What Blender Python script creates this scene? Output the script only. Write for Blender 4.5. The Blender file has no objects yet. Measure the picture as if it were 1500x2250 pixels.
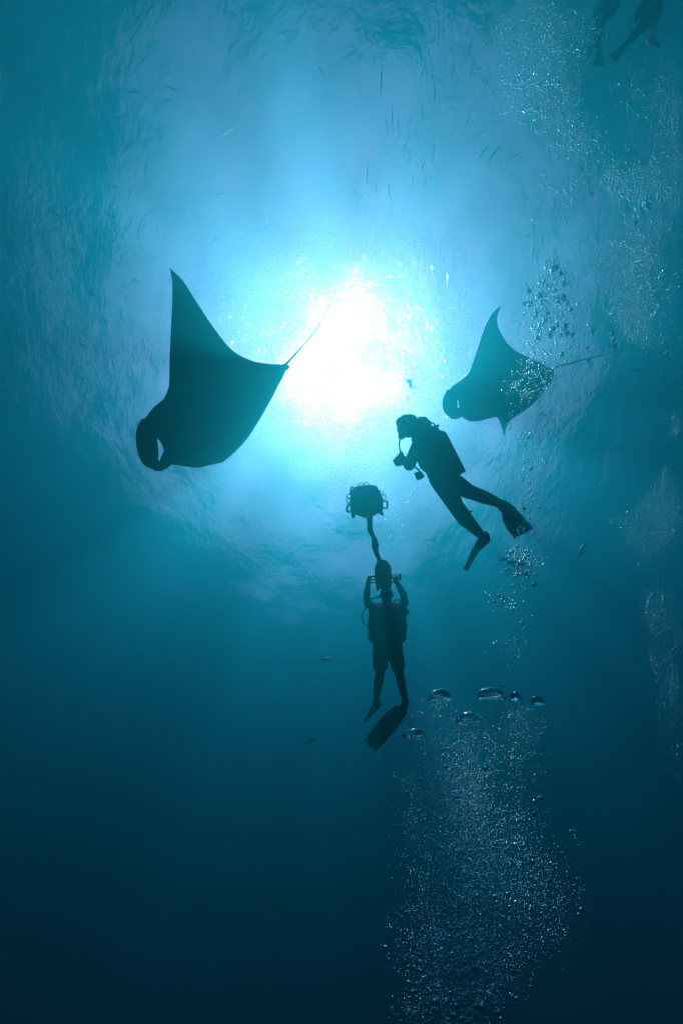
import bpy, bmesh, math, random
import numpy as np
from mathutils import Vector, Matrix, Quaternion

sc = bpy.context.scene
COL = sc.collection

# ------------------------------------------------------------------ camera
F = 850.0            # focal length in pixels of the 1500 x 2250 picture
PITCH = 66.5         # the diver's camera looks steeply up
DEPTH = 14.0         # metres of water above the camera
cam = bpy.data.objects.new('camera', bpy.data.cameras.new('camera'))
COL.objects.link(cam)
cam.location = (0, 0, -DEPTH)
cam.rotation_euler = (math.radians(90 + PITCH), 0, 0)
cam.data.sensor_fit = 'VERTICAL'
cam.data.sensor_height = 36
cam.data.lens = 36 * F / 2250
cam.data.clip_start = 0.05
cam.data.clip_end = 3000
sc.camera = cam
RC = cam.rotation_euler.to_matrix()
CAM = Vector((0, 0, -DEPTH))
RIGHT, UP, FWD = RC @ Vector((1, 0, 0)), RC @ Vector((0, 1, 0)), RC @ Vector((0, 0, -1))


def P(x, y, z):
    """World point seen at pixel (x, y) of the photograph, z metres in front of the lens."""
    return CAM + RC @ Vector(((x - 750) / F * z, (1125 - y) / F * z, -z))


SUN_DIR = (P(750, 826, 1) - CAM).normalized()

# ------------------------------------------------------------------ sky, sun, exposure
world = bpy.data.worlds.new('World')
sc.world = world
world.use_nodes = True
wt = world.node_tree
sky = wt.nodes.new('ShaderNodeTexSky')
sky.sky_type = 'NISHITA'
sky.sun_disc = False
sky.sun_elevation = math.asin(SUN_DIR.z)
sky.sun_rotation = math.atan2(SUN_DIR.x, SUN_DIR.y)
sky.dust_density = 6.0
sky.air_density = 0.15
wt.links.new(sky.outputs[0], wt.nodes['Background'].inputs[0])
wt.nodes['Background'].inputs[1].default_value = 0.05

sun_data = bpy.data.lights.new('sun', 'SUN')
sun_data.energy = 5.0
sun_data.angle = math.radians(3.0)     # the choppy surface spreads the beam
sun_data.color = (1.0, 0.94, 0.53)
sun = bpy.data.objects.new('sun', sun_data)
COL.objects.link(sun)
sun.rotation_euler = SUN_DIR.to_track_quat('Z', 'Y').to_euler()

sc.view_settings.view_transform = 'Standard'
sc.view_settings.look = 'None'
sc.view_settings.gamma = 1.0
sc.view_settings.use_curve_mapping = False
sc.view_settings.exposure = 2.72
sc.cycles.volume_bounces = 0
sc.cycles.max_bounces = 6
sc.cycles.transparent_max_bounces = 24
sc.cycles.use_denoising = True
sc.cycles.denoising_prefilter = 'FAST'
sc.cycles.use_adaptive_sampling = False

# ------------------------------------------------------------------ helpers


def tag(o, label=None, cat=None, group=None, kind=None):
    if label: o['label'] = label
    if cat: o['category'] = cat
    if group: o['group'] = group
    if kind: o['kind'] = kind
    return o


def link(name, me, mats, parent=None, origin=None):
    """Mesh in world coordinates -> object with its origin at `origin` (or at its parent's)."""
    o = bpy.data.objects.new(name, me)
    COL.objects.link(o)
    for m in (mats if isinstance(mats, (list, tuple)) else [mats]):
        me.materials.append(m)
    if parent is not None:
        root = parent
        loc = Vector((0, 0, 0))
        while root is not None:
            loc += root.location
            root = root.parent
        me.transform(Matrix.Translation(-loc))
        o.parent = parent
    else:
        if origin is None:
            n = len(me.vertices)
            co = np.empty(n * 3)
            me.vertices.foreach_get('co', co)
            origin = Vector(co.reshape(-1, 3).mean(0))
        me.transform(Matrix.Translation(-origin))
        o.location = origin
    return o


def empty(name, loc, label, cat, group=None):
    o = bpy.data.objects.new(name, None)
    COL.objects.link(o)
    o.location = loc
    o.empty_display_size = 0.2
    return tag(o, label, cat, group)


def perp(d):
    d = d.normalized()
    a = Vector((0, 0, 1)) if abs(d.z) < 0.9 else Vector((1, 0, 0))
    u = d.cross(a).normalized()
    return u, d.cross(u).normalized()


class MB:
    def __init__(self):
        self.v, self.f = [], []

    def grid(self, rows, close_u=True, caps=True):
        """rows of equal length -> skin"""
        b = len(self.v)
        n = len(rows[0])
        for r in rows:
            self.v += [tuple(p) for p in r]
        for j in range(len(rows) - 1):
            for i in range(n if close_u else n - 1):
                k = (i + 1) % n
                self.f.append((b + j * n + i, b + j * n + k, b + (j + 1) * n + k, b + (j + 1) * n + i))
        if caps and close_u:
            self.f.append(tuple(b + i for i in range(n))[::-1])
            e = b + (len(rows) - 1) * n
            self.f.append(tuple(e + i for i in range(n)))
        return self

    def tube(self, pts, rad, n=10, flat=1.0, flat_dir=None):
        pts = [Vector(p) for p in pts]
        if not isinstance(rad, (list, tuple)):
            rad = [rad] * len(pts)
        rows = []
        u = None
        for i, p in enumerate(pts):
            d = (pts[min(i + 1, len(pts) - 1)] - pts[max(i - 1, 0)])
            if d.length < 1e-9:
                d = Vector((0, 0, 1))
            d.normalize()
            if flat_dir is not None:
                w = (flat_dir - d * flat_dir.dot(d)).normalized()
                u = d.cross(w)
            elif u is None:
                u, w = perp(d)
            else:
                u = (u - d * u.dot(d)).normalized()
                w = d.cross(u)
            rows.append([p + (u * math.cos(a) + w * math.sin(a) * flat) * rad[i]
                         for a in [2 * math.pi * k / n for k in range(n)]])
        return self.grid(rows)

    def capsule(self, a, b, ra, rb, n=14, h=5):
        a, b = Vector(a), Vector(b)
        d = b - a
        L = d.length
        d = d.normalized() if L > 1e-6 else Vector((0, 0, 1))
        u, w = perp(d)
        rows = []
        for k in range(h + 1):
            t = -math.pi / 2 + math.pi / 2 * k / h
            rows.append((a + d * ra * math.sin(t), max(ra * math.cos(t), ra * 0.02)))
        for k in range(h + 1):
            t = math.pi / 2 * k / h
            rows.append((b + d * rb * math.sin(t), max(rb * math.cos(t), rb * 0.02)))
        self.grid([[c + (u * math.cos(q) + w * math.sin(q)) * r for q in [2 * math.pi * i / n for i in range(n)]]
                   for c, r in rows])
        return self

    def ellipsoid(self, c, ax, n=18, h=12):
        c = Vector(c)
        X, Y, Z = [Vector(a) for a in ax]
        rows = []
        for k in range(h + 1):
            t = -math.pi / 2 + math.pi * k / h
            r = max(math.cos(t), 0.02)
            rows.append([c + Z * math.sin(t) + (X * math.cos(q) + Y * math.sin(q)) * r
                         for q in [2 * math.pi * i / n for i in range(n)]])
        return self.grid(rows)

    def slab(self, c, ax, bev=0.18):
        """box with rounded outline; ax are half-extent vectors"""
        c = Vector(c)
        X, Y, Z = [Vector(a) for a in ax]
        ring = []
        for sx, sy, a0 in ((1, 1, 0), (-1, 1, 90), (-1, -1, 180), (1, -1, 270)):
            for k in range(4):
                a = math.radians(a0 + 30 * k)
                ring.append((sx * (1 - bev) + bev * math.cos(a), sy * (1 - bev) + bev * math.sin(a)))
        rows = []
        for s, zz in ((0.9, -1), (1.0, -0.86), (1.0, 0.86), (0.9, 1)):
            rows.append([c + X * px * s + Y * py * s + Z * zz for px, py in ring])
        return self.grid(rows)

    def plate(self, poly, z, th, bev=0.12):
        """rounded solid whose outline is a polygon of pixels at distance z, th metres deep"""
        cx = sum(p[0] for p in poly) / len(poly)
        cy = sum(p[1] for p in poly) / len(poly)
        rows = []
        for s, dz in ((1 - bev, -th / 2), (1.0, -th / 2 + th * 0.15), (1.0, th / 2 - th * 0.15), (1 - bev, th / 2)):
            rows.append([P(cx + (x - cx) * s, cy + (y - cy) * s, z + dz) for x, y in poly])
        return self.grid(rows)

    def ribbon(self, rows4, th):
        """fin blade: rows of (centre, half-width vector); a thin lens-shaped plate"""
        rows = []
        for i, (c, w) in enumerate(rows4):
            c = Vector(c)
            nxt = Vector(rows4[min(i + 1, len(rows4) - 1)][0])
            prv = Vector(rows4[max(i - 1, 0)][0])
            nrm = (nxt - prv).cross(w)
            nrm = nrm.normalized() * th * (1 - 0.5 * i / len(rows4))
            prof = [(-1, 0), (-0.94, 1), (-0.86, 1.1), (-0.8, 0.45), (0, 0.35), (0.8, 0.45), (0.86, 1.1), (0.94, 1),
                    (1, 0), (0.94, -1), (0.86, -1.1), (0.8, -0.45), (0, -0.35), (-0.8, -0.45), (-0.86, -1.1), (-0.94, -1)]
            rows.append([c + w * a + nrm * b for a, b in prof])
        return self.grid(rows)

    def mesh(self, name, smooth=True):
        me = bpy.data.meshes.new(name)
        me.from_pydata(self.v, [], self.f)
        if smooth:
            me.polygons.foreach_set('use_smooth', [True] * len(me.polygons))
        me.update()
        return me

    def obj(self, name, mat, parent=None, smooth=True, origin=None):
        return link(name, self.mesh(name, smooth), mat, parent, origin)


def solid(name, caps, mats, parent=None, voxel=0.009, smooth=4, origin=None):
    """One continuous surface grown round a skeleton of tapered capsules and ellipsoids (voxel union, smoothed).
    caps: ('c', a, b, ra, rb, mat) or ('e', centre, (X, Y, Z), mat)"""
    mb = MB()
    for c in caps:
        if c[0] == 'c':
            mb.capsule(*c[1:5])
        else:
            mb.ellipsoid(c[1], c[2])
    me = mb.mesh(name)
    tmp = bpy.data.objects.new('tmp', me)
    COL.objects.link(tmp)
    r = tmp.modifiers.new('r', 'REMESH')
    r.mode = 'VOXEL'
    r.voxel_size = voxel
    s = tmp.modifiers.new('s', 'SMOOTH')
    s.factor = 0.5
    s.iterations = smooth
    dg = bpy.context.evaluated_depsgraph_get()
    out = bpy.data.meshes.new_from_object(tmp.evaluated_get(dg))
    bpy.data.objects.remove(tmp)
    bpy.data.meshes.remove(me)
    out.name = name
    out.materials.clear()
    n = len(out.polygons)
    out.polygons.foreach_set('use_smooth', [True] * n)
    if isinstance(mats, (list, tuple)) and len(mats) > 1:
        ce = np.empty(n * 3)
        out.polygons.foreach_get('center', ce)
        ce = ce.reshape(-1, 3)
        best = np.full(n, 1e9)
        idx = np.zeros(n, int)
        for c in caps:
            if c[0] == 'c':
                a, b = np.array(c[1]), np.array(c[2])
                d = b - a
                t = np.clip(((ce - a) @ d) / max(d @ d, 1e-9), 0, 1)
                dist = np.linalg.norm(ce - (a + t[:, None] * d), axis=1) - (c[3] + (c[4] - c[3]) * t)
            else:
                M = np.array([list(x) for x in c[2]]).T
                q = np.linalg.solve(M, (ce - np.array(c[1])).T).T
                dist = (np.linalg.norm(q, axis=1) - 1) * min(Vector(x).length for x in c[2])
            k = dist < best
            best[k] = dist[k]
            idx[k] = c[-1]
        out.polygons.foreach_set('material_index', idx.tolist())
    return link(name, out, mats, parent, origin)


# ------------------------------------------------------------------ materials


def mat(name, base, rough=0.6, noise=0.25, scale=6.0, spec=0.3, bump=0.0, second=None, metal=0.0):
    m = bpy.data.materials.new(name)
    m.use_nodes = True
    t = m.node_tree
    b = t.nodes['Principled BSDF']
    b.inputs['Roughness'].default_value = rough
    b.inputs['Specular IOR Level'].default_value = spec
    b.inputs['Metallic'].default_value = metal
    tc = t.nodes.new('ShaderNodeTexCoord')
    nz = t.nodes.new('ShaderNodeTexNoise')
    nz.inputs['Scale'].default_value = scale
    nz.inputs['Detail'].default_value = 6
    t.links.new(tc.outputs['Object'], nz.inputs['Vector'])
    rp = t.nodes.new('ShaderNodeValToRGB')
    c2 = second or tuple(c * (1 + noise) for c in base)
    c1 = tuple(c * (1 - noise) for c in base)
    rp.color_ramp.elements[0].position = 0.35
    rp.color_ramp.elements[1].position = 0.68
    rp.color_ramp.elements[0].color = (*c1, 1)
    rp.color_ramp.elements[1].color = (*c2, 1)
    t.links.new(nz.outputs[0], rp.inputs[0])
    t.links.new(rp.outputs[0], b.inputs['Base Color'])
    if bump:
        bp = t.nodes.new('ShaderNodeBump')
        bp.inputs['Strength'].default_value = 0.5
        bp.inputs['Distance'].default_value = bump
        t.links.new(nz.outputs[0], bp.inputs['Height'])
        t.links.new(bp.outputs[0], b.inputs['Normal'])
    return m


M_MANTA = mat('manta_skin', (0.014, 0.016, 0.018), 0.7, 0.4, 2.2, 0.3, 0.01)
M_SUIT = mat('neoprene', (0.016, 0.017, 0.02), 0.95, 0.3, 14, 0.08, 0.003)
M_VEST = mat('vest_cordura', (0.025, 0.025, 0.028), 0.85, 0.3, 30, 0.2, 0.003)
M_SKIN = mat('skin', (0.30, 0.17, 0.12), 0.5, 0.15, 12, 0.4)
M_HAIR = mat('hair', (0.035, 0.022, 0.014), 0.6, 0.4, 60, 0.4, 0.004)
M_RUBBER = mat('rubber', (0.015, 0.015, 0.017), 0.75, 0.3, 20, 0.15)
M_SHORT = mat('shorts_cloth', (0.035, 0.045, 0.06), 0.9, 0.3, 18, 0.2, 0.004)
M_METAL = mat('anodised_metal', (0.05, 0.05, 0.055), 0.4, 0.3, 9, 0.5, 0, None, 0.4)
M_STEEL = mat('tank_paint', (0.16, 0.16, 0.15), 0.45, 0.3, 8, 0.5)
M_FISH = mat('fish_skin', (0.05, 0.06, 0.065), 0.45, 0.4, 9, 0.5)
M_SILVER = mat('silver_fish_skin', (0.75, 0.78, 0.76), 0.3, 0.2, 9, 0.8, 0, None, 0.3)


def bubble_material(name, clear, rough):
    m = bpy.data.materials.new(name)
    m.use_nodes = True
    t = m.node_tree
    t.nodes.clear()
    n = t.nodes.new
    out = n('ShaderNodeOutputMaterial')
    fr = n('ShaderNodeFresnel')
    fr.inputs['IOR'].default_value = 0.75          # water outside, air inside
    tr = n('ShaderNodeBsdfTransparent')
    gl = n('ShaderNodeBsdfGlossy')
    gl.inputs['Roughness'].default_value = rough
    gl.inputs['Color'].default_value = (0.5, 1, 1, 1)  # teal put into the glints, in place of sunlight filtered by the water
    mx = n('ShaderNodeMixShader')
    rf = n('ShaderNodeBsdfRefraction')
    rf.inputs['IOR'].default_value = 0.75
    rf.inputs['Color'].default_value = (0.42, 0.68, 0.73, 1) if clear else (0.45, 0.94, 1, 1)  # clear: dark tint painted for shade inside the bubble; fine: tint of filtered light
    rf.inputs['Roughness'].default_value = 0.03 if clear else 0.3
    mi = n('ShaderNodeMixShader')
    mi.inputs[0].default_value = 1.0 if clear else 0.35
    t.links.new(tr.outputs[0], mi.inputs[1])
    t.links.new(rf.outputs[0], mi.inputs[2])
    tc = n('ShaderNodeTexCoord')
    nz = n('ShaderNodeTexNoise')
    nz.inputs['Scale'].default_value = 18
    nz.inputs['Detail'].default_value = 2
    bp = n('ShaderNodeBump')
    bp.inputs['Strength'].default_value = 0.25
    bp.inputs['Distance'].default_value = 0.01
    t.links.new(tc.outputs['Object'], nz.inputs['Vector'])
    t.links.new(nz.outputs[0], bp.inputs['Height'])
    t.links.new(bp.outputs[0], gl.inputs['Normal'])
    t.links.new(fr.outputs[0], mx.inputs[0])
    t.links.new(mi.outputs[0], mx.inputs[1])
    t.links.new(gl.outputs[0], mx.inputs[2])
    t.links.new(mx.outputs[0], out.inputs['Surface'])
    return m


M_BUBBLE = bubble_material('air_bubble', True, 0.14)
M_FINE = bubble_material('fine_air_bubble', False, 0.24)

# ------------------------------------------------------------------ the sea: surface and body of water
WINDOW = 32.4        # degrees from the zenith inside which the sky is seen


def water_surface():
    N = 260
    rng = random.Random(3)
    ws = [(rng.uniform(0, 6.283), rng.uniform(0.6, 8), rng.uniform(0, 6.283)) for _ in range(34)]
    u = np.linspace(-1, 1, N + 1)
    g = np.sign(u) * (np.abs(u) * 24 + np.abs(u) ** 5 * 220)
    X, Y = np.meshgrid(g, g + 6)
    Z = np.zeros_like(X)
    for a, l, p in ws:
        Z += 0.0024 * l * np.sin((X * math.cos(a) + Y * math.sin(a)) * 6.283 / l + p)
    Z *= np.exp(-(np.maximum(np.hypot(X, Y) - 30, 0) / 40) ** 2)
    v = np.stack([X.ravel(), Y.ravel(), Z.ravel()], 1)
    f = [(j * (N + 1) + i, j * (N + 1) + i + 1, (j + 1) * (N + 1) + i + 1, (j + 1) * (N + 1) + i)
         for j in range(N) for i in range(N)]
    me = bpy.data.meshes.new('water')
    me.from_pydata(v.tolist(), [], f)
    me.polygons.foreach_set('use_smooth', [True] * len(me.polygons))
    m = bpy.data.materials.new('sea_surface')
    m.use_nodes = True
    t = m.node_tree
    t.nodes.clear()
    n = t.nodes.new
    out = n('ShaderNodeOutputMaterial')
    tc = n('ShaderNodeTexCoord')
    mp = n('ShaderNodeMapping')
    mp.inputs['Scale'].default_value = (1.0, 0.7, 1)
    mp.inputs['Rotation'].default_value = (0, 0, 0.5)
    n1 = n('ShaderNodeTexNoise')
    n1.inputs['Scale'].default_value = 1.1
    n1.inputs['Detail'].default_value = 4.5
    n1.inputs['Roughness'].default_value = 0.55
    n1.inputs['Distortion'].default_value = 0.4
    b1 = n('ShaderNodeBump')
    b1.inputs['Strength'].default_value = 0.8
    b1.inputs['Distance'].default_value = 0.06
    n2 = n('ShaderNodeTexNoise')
    n2.inputs['Scale'].default_value = 7
    n2.inputs['Detail'].default_value = 1.5
    b2 = n('ShaderNodeBump')
    b2.inputs['Strength'].default_value = 1.0
    b2.inputs['Distance'].default_value = 0.10
    t.links.new(tc.outputs['Object'], mp.inputs['Vector'])
    t.links.new(mp.outputs[0], n1.inputs['Vector'])
    t.links.new(mp.outputs[0], n2.inputs['Vector'])
    t.links.new(n1.outputs[0], b1.inputs['Height'])
    t.links.new(n2.outputs[0], b2.inputs['Height'])
    t.links.new(b1.outputs[0], b2.inputs['Normal'])
    fr = n('ShaderNodeFresnel')
    ior = 1 / math.sin(math.radians(WINDOW))
    fr.inputs['IOR'].default_value = ior
    tr = n('ShaderNodeBsdfTransparent')
    r1 = n('ShaderNodeBsdfRefraction')              # waves too small to see spread the sun into a glow
    r1.inputs['Roughness'].default_value = 0.56
    r1.inputs['IOR'].default_value = ior
    r2 = n('ShaderNodeBsdfRefraction')              # the facets that flash
    r2.inputs['Roughness'].default_value = 0.12
    r2.inputs['IOR'].default_value = ior
    gl = n('ShaderNodeBsdfGlossy')
    gl.inputs['Roughness'].default_value = 0.06
    ma, mb_, mc = n('ShaderNodeMixShader'), n('ShaderNodeMixShader'), n('ShaderNodeMixShader')
    ma.inputs[0].default_value = 0.45
    td = n('ShaderNodeBsdfTranslucent')             # translucent share added to pale the sky window and block the beam
    md = n('ShaderNodeMixShader')
    md.inputs[0].default_value = 0.05
    n3 = n('ShaderNodeTexNoise')                     # invented ruffled patches: uneven transmission added to break the sun into shafts
    n3.inputs['Scale'].default_value = 0.5
    n3.inputs['Detail'].default_value = 3
    t.links.new(tc.outputs['Object'], n3.inputs['Vector'])
    mr = n('ShaderNodeMapRange')
    mr.inputs['From Min'].default_value = 0.38
    mr.inputs['From Max'].default_value = 0.62
    mr.inputs['To Min'].default_value = 0.04
    mr.inputs['To Max'].default_value = 0.54
    t.links.new(n3.outputs[0], mr.inputs['Value'])
    t.links.new(mr.outputs[0], mb_.inputs[0])
    n4 = n('ShaderNodeTexNoise')
    n4.inputs['Scale'].default_value = 3.2
    n4.inputs['Detail'].default_value = 5
    n4.inputs['Roughness'].default_value = 0.6
    n4.inputs['Distortion'].default_value = 0.8
    b3 = n('ShaderNodeBump')
    b3.inputs['Strength'].default_value = 1.0
    b3.inputs['Distance'].default_value = 0.02
    t.links.new(mp.outputs[0], n4.inputs['Vector'])
    t.links.new(n4.outputs[0], b3.inputs['Height'])
    t.links.new(b1.outputs[0], b3.inputs['Normal'])
    t.links.new(b3.outputs[0], fr.inputs['Normal'])
    t.links.new(b1.outputs[0], r1.inputs['Normal'])
    t.links.new(b2.outputs[0], r2.inputs['Normal'])
    t.links.new(b1.outputs[0], gl.inputs['Normal'])
    t.links.new(r1.outputs[0], ma.inputs[1])
    t.links.new(r2.outputs[0], ma.inputs[2])
    t.links.new(tr.outputs[0], mb_.inputs[1])
    t.links.new(ma.outputs[0], md.inputs[1])
    t.links.new(td.outputs[0], md.inputs[2])
    t.links.new(md.outputs[0], mb_.inputs[2])
    t.links.new(fr.outputs[0], mc.inputs[0])
    t.links.new(mb_.outputs[0], mc.inputs[1])
    t.links.new(gl.outputs[0], mc.inputs[2])
    t.links.new(mc.outputs[0], out.inputs['Surface'])
    o = link('water', me, m, origin=Vector((0, 0, 0)))
    tag(o, kind='structure')


water_surface()


def water_body():
    scat = (0.0012, 0.062, 0.061)
    absb = (0.212, 0.150, 0.092)
    dens = 0.5
    me = bpy.data.meshes.new('haze')
    lo, hi = (-250, -250, -70), (250, 250, 0.8)
    v = [(x, y, z) for z in (lo[2], hi[2]) for y in (lo[1], hi[1]) for x in (lo[0], hi[0])]
    me.from_pydata(v, [], [(0, 2, 3, 1), (4, 5, 7, 6), (0, 1, 5, 4), (2, 6, 7, 3), (0, 4, 6, 2), (1, 3, 7, 5)])
    m = bpy.data.materials.new('sea_water')
    m.use_nodes = True
    t = m.node_tree
    t.nodes.clear()
    out = t.nodes.new('ShaderNodeOutputMaterial')
    pv = t.nodes.new('ShaderNodeVolumePrincipled')
    col = [s / dens for s in scat]
    ab = [(1 - a / (dens * (1 - c))) ** 2 for a, c in zip(absb, col)]
    pv.inputs['Color'].default_value = (*col, 1)
    pv.inputs['Absorption Color'].default_value = (*ab, 1)
    pv.inputs['Density'].default_value = dens
    pv.inputs['Anisotropy'].default_value = 0.66
    t.links.new(pv.outputs[0], out.inputs['Volume'])
    tag(link('haze', me, m, origin=Vector((0, 0, 0))), kind='stuff')


water_body()

# ------------------------------------------------------------------ manta rays


def interp(rows, ts, n):
    """smooth (Catmull-Rom) resampling of rows of numbers given at ts"""
    rows = np.array(rows, float)
    ts = np.array(ts, float)
    tt = np.linspace(ts[0], ts[-1], n)
    m = np.zeros_like(rows)
    m[1:-1] = (rows[2:] - rows[:-2]) / (ts[2:] - ts[:-2])[:, None]
    m[0] = (rows[1] - rows[0]) / (ts[1] - ts[0])
    m[-1] = (rows[-1] - rows[-2]) / (ts[-1] - ts[-2])
    out = []
    for t in tt:
        k = min(max(int(np.searchsorted(ts, t)) - 1, 0), len(ts) - 2)
        h = ts[k + 1] - ts[k]
        s = (t - ts[k]) / h
        out.append((2 * s**3 - 3 * s**2 + 1) * rows[k] + (s**3 - 2 * s**2 + s) * h * m[k]
                   + (-2 * s**3 + 3 * s**2) * rows[k + 1] + (s**3 - s**2) * h * m[k + 1])
    return tt, np.array(out)


def manta(label, secs, thick, lobes, tail, dorsal, size):
    """secs: t, leading edge x y, trailing edge x y, leading depth, trailing depth"""
    ts = [s[0] for s in secs]
    tt, R = interp([s[1:] for s in secs], ts, 81)
    LE = [P(r[0], r[1], r[4]) for r in R]
    TE = [P(r[2], r[3], r[5]) for r in R]
    mid = [(a + b) / 2 for a, b in zip(LE, TE)]
    mb = MB()
    NC = 22
    flip = -1.0 if (TE[40] - LE[40]).cross(mid[42] - mid[38]).dot(FWD) > 0 else 1.0
    rows = []
    for i, t in enumerate(tt):
        ch = TE[i] - LE[i]
        sp = mid[min(i + 2, 80)] - mid[max(i - 2, 0)]
        nrm = ch.cross(sp)
        nrm = nrm.normalized() if nrm.length > 1e-9 else -FWD
        nrm *= flip
        a = abs(t)
        th = thick * (0.06 + 0.94 * math.exp(-(a / 0.27) ** 2) + 0.16 * (1 - a)) * min(1, ch.length / (size * 0.14))
        ring = []
        for k in range(NC):            # lower side
            c = 0.5 - 0.5 * math.cos(math.pi * k / (NC - 1))
            y = 1.9 * math.sqrt(c) * (1 - c) * (1 - 0.25 * c) + 0.012
            ring.append(LE[i] + ch * c + nrm * th * 0.42 * y)
        for k in range(NC - 1, -1, -1):  # upper side
            c = 0.5 - 0.5 * math.cos(math.pi * k / (NC - 1))
            y = 1.9 * math.sqrt(c) * (1 - c) * (1 - 0.25 * c) + 0.012
            ring.append(LE[i] + ch * c - nrm * th * 0.58 * y)
        rows.append(ring)
    mb.grid(rows)
    for path, rad, fl in lobes:
        _, Q = interp([list(p) + [r] for p, r in zip(path, rad)], range(len(path)), 22)
        mb.tube([P(q[0], q[1], q[2]) for q in Q], [q[3] for q in Q], 14, fl, FWD)
    _, Q = interp(tail, range(len(tail)), 40)
    mb.tube([P(q[0], q[1], q[2]) for q in Q], [q[3] for q in Q], 8)
    mb.plate(dorsal[0], dorsal[1], 0.05)
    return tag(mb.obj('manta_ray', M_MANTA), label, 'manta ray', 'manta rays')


Z1 = 4.6
manta('dark manta ray nearest the camera, head down left of the sun', [
    (-1.0, 374, 588, 377, 592, 5.35, 5.35), (-0.9, 379, 625, 402, 616, 5.30, 5.30),
    (-0.75, 378, 685, 438, 672, 5.15, 5.15), (-0.6, 375, 745, 478, 731, 5.0, 5.0),
    (-0.45, 373, 800, 512, 770, 4.88, 4.9), (-0.3, 371, 852, 552, 792, 4.75, 4.78),
    (-0.18, 356, 888, 585, 799, 4.65, 4.68), (-0.09, 330, 912, 612, 801, 4.6, 4.63),
    (-0.02, 318, 938, 630, 804, 4.58, 4.6), (0.04, 352, 968, 625, 822, 4.58, 4.6),
    (0.10, 362, 995, 613, 845, 4.62, 4.62), (0.18, 370, 1016, 597, 876, 4.75, 4.72),
    (0.3, 390, 1021, 572, 920, 5.05, 4.95), (0.45, 410, 1025, 545, 962, 5.45, 5.35),
    (0.6, 425, 1027, 520, 990, 5.85, 5.75), (0.75, 438, 1027, 500, 1008, 6.2, 6.15),
    (0.9, 448, 1022, 486, 1017, 6.45, 6.45), (1.0, 462, 1018, 466, 1018, 6.6, 6.6)],
    0.42,
    [([(330, 925, 4.60), (322, 950, 4.55), (325, 985, 4.5), (332, 1010, 4.46), (344, 1024, 4.44)],
      [0.10, 0.118, 0.125, 0.10, 0.05], 0.5),
     ([(385, 985, 4.60), (374, 1000, 4.54), (364, 1016, 4.48), (352, 1027, 4.45), (338, 1031, 4.44)],
      [0.10, 0.085, 0.07, 0.045, 0.02], 0.55)],
    [(618, 808, 4.6, 0.028), (632, 797, 4.6, 0.014), (660, 766, 4.6, 0.008), (698, 718, 4.6, 0.005), (740, 636, 4.6, 0.002)],
    ([(612, 806), (626, 800), (637, 803), (638, 807), (630, 814), (618, 818)], 4.58), 2.2)

Z2 = 7.8
manta('fainter manta ray behind the bubbles, tail stretched to the right', [
    (-1.0, 1097, 673, 1098, 676, 9.1, 9.1), (-0.9, 1079, 690, 1091, 697, 9.0, 9.0),
    (-0.75, 1064, 720, 1095, 722, 8.8, 8.8), (-0.6, 1051, 757, 1110, 750, 8.6, 8.6),
    (-0.45, 1038, 795, 1132, 771, 8.35, 8.35), (-0.3, 1027, 822, 1160, 785, 8.1, 8.1),
    (-0.18, 1006, 841, 1186, 797, 7.9, 7.95), (-0.09, 988, 854, 1204, 808, 7.8, 7.85),
    (-0.02, 983, 868, 1215, 817, 7.8, 7.8), (0.04, 1003, 876, 1213, 832, 7.8, 7.8),
    (0.10, 1009, 900, 1205, 846, 7.85, 7.85), (0.18, 1016, 918, 1193, 862, 7.95, 7.95),
    (0.3, 1036, 925, 1176, 881, 8.25, 8.2), (0.45, 1058, 919, 1157, 898, 8.7, 8.6),
    (0.6, 1078, 916, 1138, 911, 9.1, 9.05), (0.75, 1091, 917, 1121, 923, 9.5, 9.5),
    (0.9, 1100, 936, 1111, 940, 9.6, 9.6), (1.0, 1106, 959, 1108, 959, 9.6, 9.6)],
    0.45,
    [([(994, 862, 7.8), (988, 878, 7.74), (988, 894, 7.7), (993, 906, 7.66), (1001, 913, 7.64)],
      [0.12, 0.145, 0.15, 0.125, 0.07], 0.5),
     ([(1022, 892, 7.8), (1014, 902, 7.74), (1006, 910, 7.68), (997, 916, 7.65), (990, 918, 7.64)],
      [0.10, 0.09, 0.08, 0.05, 0.025], 0.55)],
    [(1203, 818, 7.8, 0.05), (1216, 808, 7.8, 0.02), (1245, 800, 7.8, 0.014), (1310, 783, 7.8, 0.009), (1392, 760, 7.8, 0.004)],
    ([(1196, 816), (1206, 809), (1215, 812), (1215, 818), (1207, 824)], 7.78), 2.5)

# ------------------------------------------------------------------ divers


def C(a, b, ra, rb, m=0):
    return ('c', P(*a), P(*b), ra, rb, m)


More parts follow.
